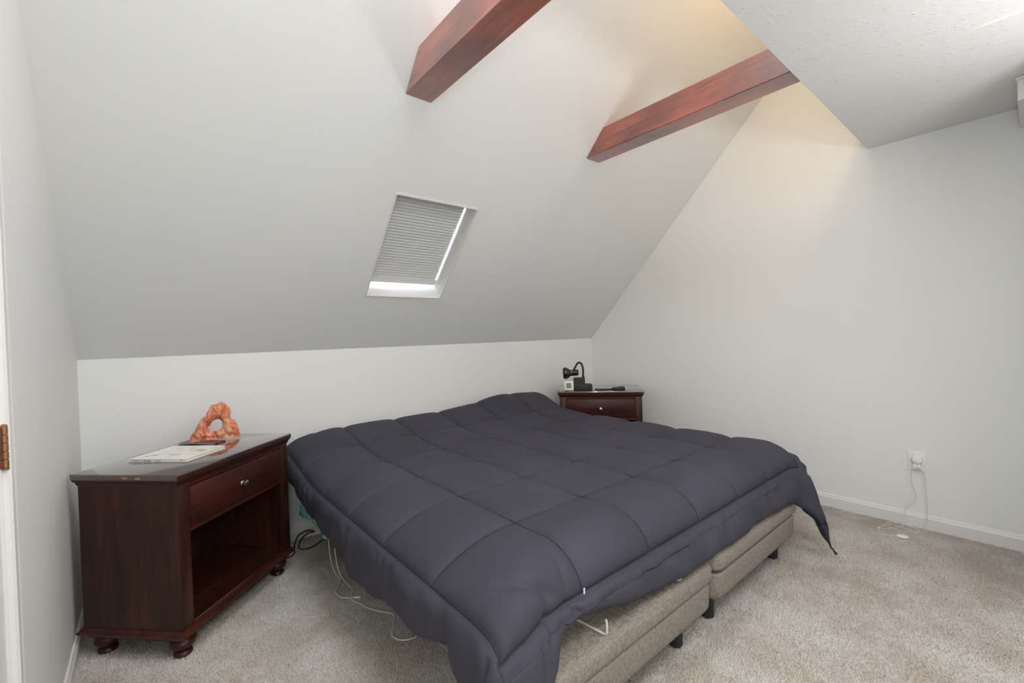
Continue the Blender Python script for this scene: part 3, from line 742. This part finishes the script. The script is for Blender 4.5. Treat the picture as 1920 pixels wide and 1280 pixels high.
for q in vo:
    dd = min(dist(q, o_t), dist(q, h_t)); bul = .026*min(1, dd/.03)**.5
    if q.y < .01: bul = max(bul, .018)
    lay = noise.noise(Vector((q.x*22+q.y*12, q.y*9-q.x*4, 1.3)))*.011*min(1, dd/.008)
    crk = abs(noise.noise(Vector((q.x*34+q.y*22, q.y*14, 7))))
    lay -= .007*max(0, 1-crk*9)*min(1, dd/.006)
    fr_.append(bm.verts.new((q.x, -bul-lay, max(q.y, 0)))); bk_.append(bm.verts.new((q.x, bul*.8+lay*.7, max(q.y, 0))))
from collections import Counter
ec = Counter()
for f in fo:
    c = sum((vo[i] for i in f), Vector((0, 0)))/len(f)
    if not inside(tuple(c), o_t) or inside(tuple(c), h_t): continue
    bm.faces.new([fr_[i] for i in f]); bm.faces.new([bk_[i] for i in f][::-1])
    for a, b in zip(f, list(f[1:])+[f[0]]): ec[(min(a, b), max(a, b))] += 1
for (a, b), n in ec.items():
    if n == 1: bm.faces.new((fr_[a], fr_[b], bk_[b], bk_[a]))
rock = bmobj('rock_arch', bm, M_ROCK, None, True)
rock.location = (.4313, -.2286, Z1+.0042); rock.rotation_euler = (0, 0, math.radians(-5.14))
tag(rock, 'orange sandstone arch sculpture with a round hole on the left nightstand', 'sculpture')

# ------------------------------------------------------------------ things on the far nightstand
# small black box (speaker) carrying the lamp
u2, v2 = local(TH2)
bx0 = empty('speaker', (3.307, -.430, NH), math.radians(-43), 'low black box under the lamp base on the far nightstand', 'speaker')
bm = NB(); box(bm, -.085, .085, -.045, .06, 0, .05, .004); bmobj('body', bm, M_BLACKM, bx0, True)
bm = NB()
for z in (.036, .030): box(bm, -.078, -.02, -.0465, -.044, z, z+.002)
bmobj('vent', bm, M_BLACK, bx0)
bm = NB(); box(bm, -.086, -.02, -.048, -.02, .042, .052, .002); bmobj('ledge', bm, M_BLACKG, bx0, True)
lp = empty('desk_lamp', (3.279, -.416, NH+.05), math.radians(-40), 'black gooseneck desk lamp bent towards the bed on the far nightstand', 'lamp')
bm = NB(); r1 = [(-.050, -.034), (.050, -.034), (.050, .034), (-.050, .034)]
rings = []
for s, z in ((1, 0), (.98, .006), (.94, .058), (.90, .062)): rings.append([bm.verts.new((x_*s, y_*s, z)) for x_, y_ in r1])
for a, b in zip(rings, rings[1:]):
    for i in range(4): bm.faces.new((a[i], a[(i+1) % 4], b[(i+1) % 4], b[i]))
bm.faces.new(rings[0][::-1]); bm.faces.new(rings[-1]); bmobj('base', bm, M_BLACKM, lp)
bm = NB(); lathe(bm, [(.012, .06), (.011, .075), (.007, .08)], 16, Matrix.Translation((.036, 0, 0))); bmobj('socket', bm, M_BLACK, lp, True)
NP = [(.036, 0, .062), (.038, 0, .10), (.036, 0, .15), (.024, 0, .185), (.004, 0, .199), (-.016, 0, .186), (-.033, -.004, .158), (-.048, -.006, .135)]
bm = NB(); tube(bm, NP, .0092, 12, 8); 
bmobj('gooseneck', bm, M_BLACKM, lp, True)
bm = NB(); HM = Matrix.Translation((-.018, -.012, .110)) @ Matrix.Rotation(math.radians(-92), 4, 'Y')
lathe(bm, [(.012, -.012), (.024, -.010), (.028, -.002), (.029, .03), (.028, .058), (.031, .068), (.046, .082), (.053, .100), (.0525, .116), (.049, .124), (.046, .122), (.047, .10), (.025, .07), (.02, .06)], 32, HM, cap=False)
lsh = bmobj('lamp_shade', bm, M_BLACKG, lp, True)
bm = NB(); lathe(bm, [(.001, .118), (.02, .114), (.027, .1), (.02, .085), (.013, .07)], 20, HM, cap=False); bmobj('bulb', bm, M_PLASTW, lsh, True)
# crystal pen stand glint behind the lamp: small translucent violet bottle
M_VIOL = mat('violet_glass', lin(150, 150, 190), .1, build=lambda nt, b: b.inputs['Transmission Weight'].__setattr__('default_value', .6))
bo = empty('bottle', (3.381, -.376, NH), 0, 'tiny pale violet bottle glimpsed behind the black lamp', 'bottle')
bm = NB(); lathe(bm, [(.012, 0), (.015, .004), (.015, .10), (.013, .115), (.007, .122), (.007, .128)], 16); bmobj('glass', bm, M_VIOL, bo, True)
bm = NB(); lathe(bm, [(.006, .1285), (.0085, .129), (.0085, .142), (.004, .150)], 14); bmobj('cap', bm, M_BLACK, bo, True)
# white cube clock
ck = empty('clock', (3.173, -.387, NH), math.radians(-52), 'small white square digital clock beside the lamp', 'clock')
bm = NB(); box(bm, -.042, .042, -.02, .02, .003, .088, .010, 4); bmobj('case', bm, M_PLASTW, ck, True)
bm = NB(); box(bm, -.022, .022, -.0212, -.018, .026, .072, .001); bmobj('screen', bm, M_LCD, ck)
bm = NB(); box(bm, -.03, .03, -.015, .015, 0, .004); bmobj('foot', bm, M_BLACKM, ck)
# phone and pouch
ph = empty('phone', (3.410, -.590, NH), math.radians(-45+8), 'thin black phone lying right of the black box on the far nightstand', 'phone')
bm = NB(); box(bm, -.072, .072, -.034, .034, .0002, .013, .004, 3); bmobj('case', bm, M_BLACKM, ph, True)
bm = NB(); box(bm, -.068, .068, -.030, .030, .0128, .0134); bmobj('screen', bm, M_BLACKG, ph)
po = empty('wallet', (3.492, -.688, NH), math.radians(-40), 'small lumpy black wallet at the right end of the far nightstand', 'wallet')
bm = NB(); box(bm, -.052, .052, -.04, .04, .0002, .024, .009, 3)
for v in bm.verts: v.co.z += .004*math.sin(v.co.x*40)*(v.co.z > .015)
bmobj('flap', bm, M_BLACKM, po, True)
bm = NB(); box(bm, -.0525, .0525, -.041, .0, .009, .012); bmobj('seam', bm, M_BLACK, po)
# small dark pebble-like earbud case at the clock's foot
eb = NB(); bmesh.ops.create_uvsphere(eb, u_segments=14, v_segments=8, radius=1)
for v in eb.verts: v.co = Vector((v.co.x*.012, v.co.y*.008, v.co.z*.005+.005))
e_ = bmobj('earplug', eb, M_BLACKM, None, True, (3.128, -.392, NH)); tag(e_, 'tiny dark earplug at the foot of the white clock', 'earplug')

# ------------------------------------------------------------------ outlet, chargers and cables on the right wall
ot = empty('outlet', (RW, -2.596, .42), 0, 'white wall outlet low on the right wall with plugs in it', 'outlet')
bm = NB(); box(bm, -.006, 0, -.043, .043, -.062, .062, .003, 3); bmobj('cover_plate', bm, M_PLASTW, ot, True)
for z in (-.022, .022):
    bm = NB(); box(bm, -.0085, -.005, -.017, .017, z-.014, z+.014, .003, 2); bmobj('socket', bm, M_TRIM, ot, True)
c1 = empty('charger', (RW-.008, -2.600, .432), 0, 'white rounded charger plugged into the upper socket', 'charger')
bm = NB(); lathe(bm, [(.018, 0), (.027, .004), (.027, .022), (.022, .030), (.010, .033)], 24, Matrix.Rotation(-math.pi/2, 4, 'Y')); bmobj('body', bm, M_PLASTW, c1, True)
bm = NB(); pts = [(-.03, 0, -.012), (-.034, -.004, -.03), (-.03, -.016, -.05), (-.022, -.032, -.075), (-.02, -.038, -.14), (-.021, -.044, -.22), (-.022, -.046, -.29), (-.026, -.042, -.36), (-.04, -.03, -.41), (-.06, -.03, -.426), (-.10, -.01, -.4275), (-.14, .06, -.4275), (-.12, .11, -.4275), (-.10, .125, -.4275), (-.115, .16, -.427)]
tube(bm, pts, .0021, 7, 6); bmobj('cable', bm, M_CORDW, c1, True)
c2 = empty('charger', (RW-.0085, -2.600, .392), 0, 'white cube charger plugged into the lower socket', 'charger')
bm = NB(); box(bm, -.03, 0, -.019, .019, -.014, .014, .005, 3); bmobj('body', bm, M_PLASTW, c2, True)
bm = NB(); pts = [(-.03, .006, -.004), (-.038, .014, -.012), (-.036, .022, -.035), (-.026, .026, -.06), (-.02, .022, -.12), (-.02, .006, -.18), (-.02, .010, -.215), (-.022, .034, -.25), (-.024, .056, -.275), (-.028, .058, -.32), (-.045, .06, -.36), (-.08, .075, -.387), (-.15, .12, -.3885), (-.20, .16, -.3885), (-.255, .14, -.3885), (-.268, .10, -.3875), (-.25, .06, -.387)]
tube(bm, pts, .0021, 7, 6); bmobj('cable', bm, M_CORDW, c2, True)
bm = NB(); lathe(bm, [(.024, .001), (.028, .003), (.028, .007), (.025, .009)], 28, Matrix.Translation((-.232, .040, -.392))); pk = bmobj('charging_puck', bm, M_PLASTW, c2, True); pk['label'] = 'round white charging puck on the carpet'
bm = NB(); lathe(bm, [(.0285, .003), (.0288, .0045), (.0285, .006)], 28, Matrix.Translation((-.232, .040, -.392)), cap=False); bmobj('metal_rim', bm, M_NICKEL, pk, True)
c3 = empty('cable', (3.80, -2.48, .003), 0, 'loose white cable loop on the carpet below the outlet', 'cable')
bm = NB(); tube(bm, [(-.02, .04, 0), (.03, .025, .003), (.07, .0, .006), (.075, -.05, .004), (.05, -.10, .0), (.08, -.13, 0), (.115, -.115, .001), (.125, -.06, .005), (.10, .005, .008), (.06, .03, .004)], .0021, 7, 6); bmobj('wire', bm, M_CORDW, c3, True)
bm = NB(); box(bm, -.036, -.016, .036, .046, -.003, .003, .001); bmobj('plug', bm, M_PLASTW, c3, True)

# ------------------------------------------------------------------ cords beside the bed
wc = empty('charging_cord', (1.03, -.6, 0), 0, 'white cord hanging from the teal sheet, ending in a small plug on the carpet', 'cord')
bm = NB(); q = [(1.004, -.575, .22), (1.006, -.585, .12), (1.012, -.605, .05), (1.020, -.63, .016), (1.02, -.70, .012), (.992, -.755, .012), (.965, -.79, .012), (.962, -.835, .012), (.975, -.878, .012), (1.0, -.90, .012), (1.022, -.915, .012)]
tube(bm, [(a-1.03, b+.6, c) for a, b, c in q], .0027, 7, 6); bmobj('wire', bm, M_CORDW, wc, True)
bm = NB(); tube(bm, [(1.020-1.03, -.913+.6, .012), (1.043-1.03, -.931+.6, .012)], .006, 8, 0, flat=.8); bmobj('plug', bm, M_PLASTW, wc, True)
wc2 = empty('charging_cord', (1.06, -1.0, 0), 0, 'longer white cord snaking over the carpet along the bed base', 'cord')
bm = NB(); q = [(1.012, -.64, .22), (1.016, -.655, .12), (1.022, -.675, .05), (1.032, -.70, .014), (1.036, -.78, .012), (1.035, -.84, .012), (1.005, -.90, .012), (1.003, -.935, .012), (1.02, -.985, .012), (1.038, -1.05, .012), (1.07, -1.11, .012), (1.10, -1.155, .012), (1.10, -1.19, .012), (1.075, -1.235, .012), (1.045, -1.285, .012), (1.04, -1.325, .012), (1.06, -1.36, .012), (1.10, -1.38, .012), (1.135, -1.37, .012)]
tube(bm, [(a-1.06, b+1.0, c) for a, b, c in q], .0027, 7, 6); bmobj('wire', bm, M_CORDW, wc2, True)
bc = empty('power_cord', (.97, -.15, 0), 0, 'black power cord looped on the carpet between nightstand and bed', 'cord')
bm = NB(); q = [(.80, -.24, .006), (.875, -.23, .006), (.912, -.205, .006), (.925, -.16, .01), (.94, -.11, .03), (.975, -.07, .055), (1.03, -.05, .06), (1.07, -.06, .045), (1.03, -.07, .05), (.985, -.09, .035), (.955, -.135, .012), (.962, -.175, .006), (.99, -.19, .006), (1.03, -.19, .01), (1.09, -.165, .02), (1.15, -.15, .04)]
tube(bm, [(a-.97, b+.15, c) for a, b, c in q], .0042, 8, 6); bmobj('wire', bm, M_BLACKM, bc, True)

# ------------------------------------------------------------------ carpet pile
def pile():
    sp_ = .0075
    xs = np.arange(.016, RW-.016, sp_); ys = np.arange(-3.16, -.016, sp_)
    X, Y = np.meshgrid(xs, ys, indexing='ij'); X = X.ravel(); Y = Y.ravel()
    X = X+rng.uniform(-.5, .5, X.size)*sp_; Y = Y+rng.uniform(-.5, .5, X.size)*sp_
    # keep what the bed does not hide, and only in front of the camera
    keep = ~((X > 1.2) & (X < 2.95) & (Y > -2.05)) & (X > .014) & (X < RW-.014) & (Y < -.014)
    d = (X-CAMPOS.x)*_fw.x+(Y-CAMPOS.y)*_fw.y
    s = (X-CAMPOS.x)*RT.x+(Y-CAMPOS.y)*RT.y
    keep &= (d > .35) & (np.abs(s) < 2.2*d)
    X, Y = X[keep], Y[keep]; n = X.size
    h = rng.uniform(.006, .012, n); a = rng.uniform(0, 2*np.pi, n); r = rng.uniform(.0028, .0048, n)
    lx = rng.normal(0, .0035, n); ly = rng.normal(0, .0035, n)
    V = np.zeros((n, 4, 3))
    for i in range(3):
        V[:, i, 0] = X+r*np.cos(a+i*2.094); V[:, i, 1] = Y+r*np.sin(a+i*2.094); V[:, i, 2] = -.001
    V[:, 3, 0] = X+lx; V[:, 3, 1] = Y+ly; V[:, 3, 2] = h
    b = np.arange(n)[:, None]*4
    F = np.concatenate([b+np.array([[0, 1, 3]]), b+np.array([[1, 2, 3]]), b+np.array([[2, 0, 3]])])
    o = link('carpet_pile', npmesh('carpet_pile', V.reshape(-1, 3), F), M_PILE, floor)
    o['kind'] = 'stuff'
pile()
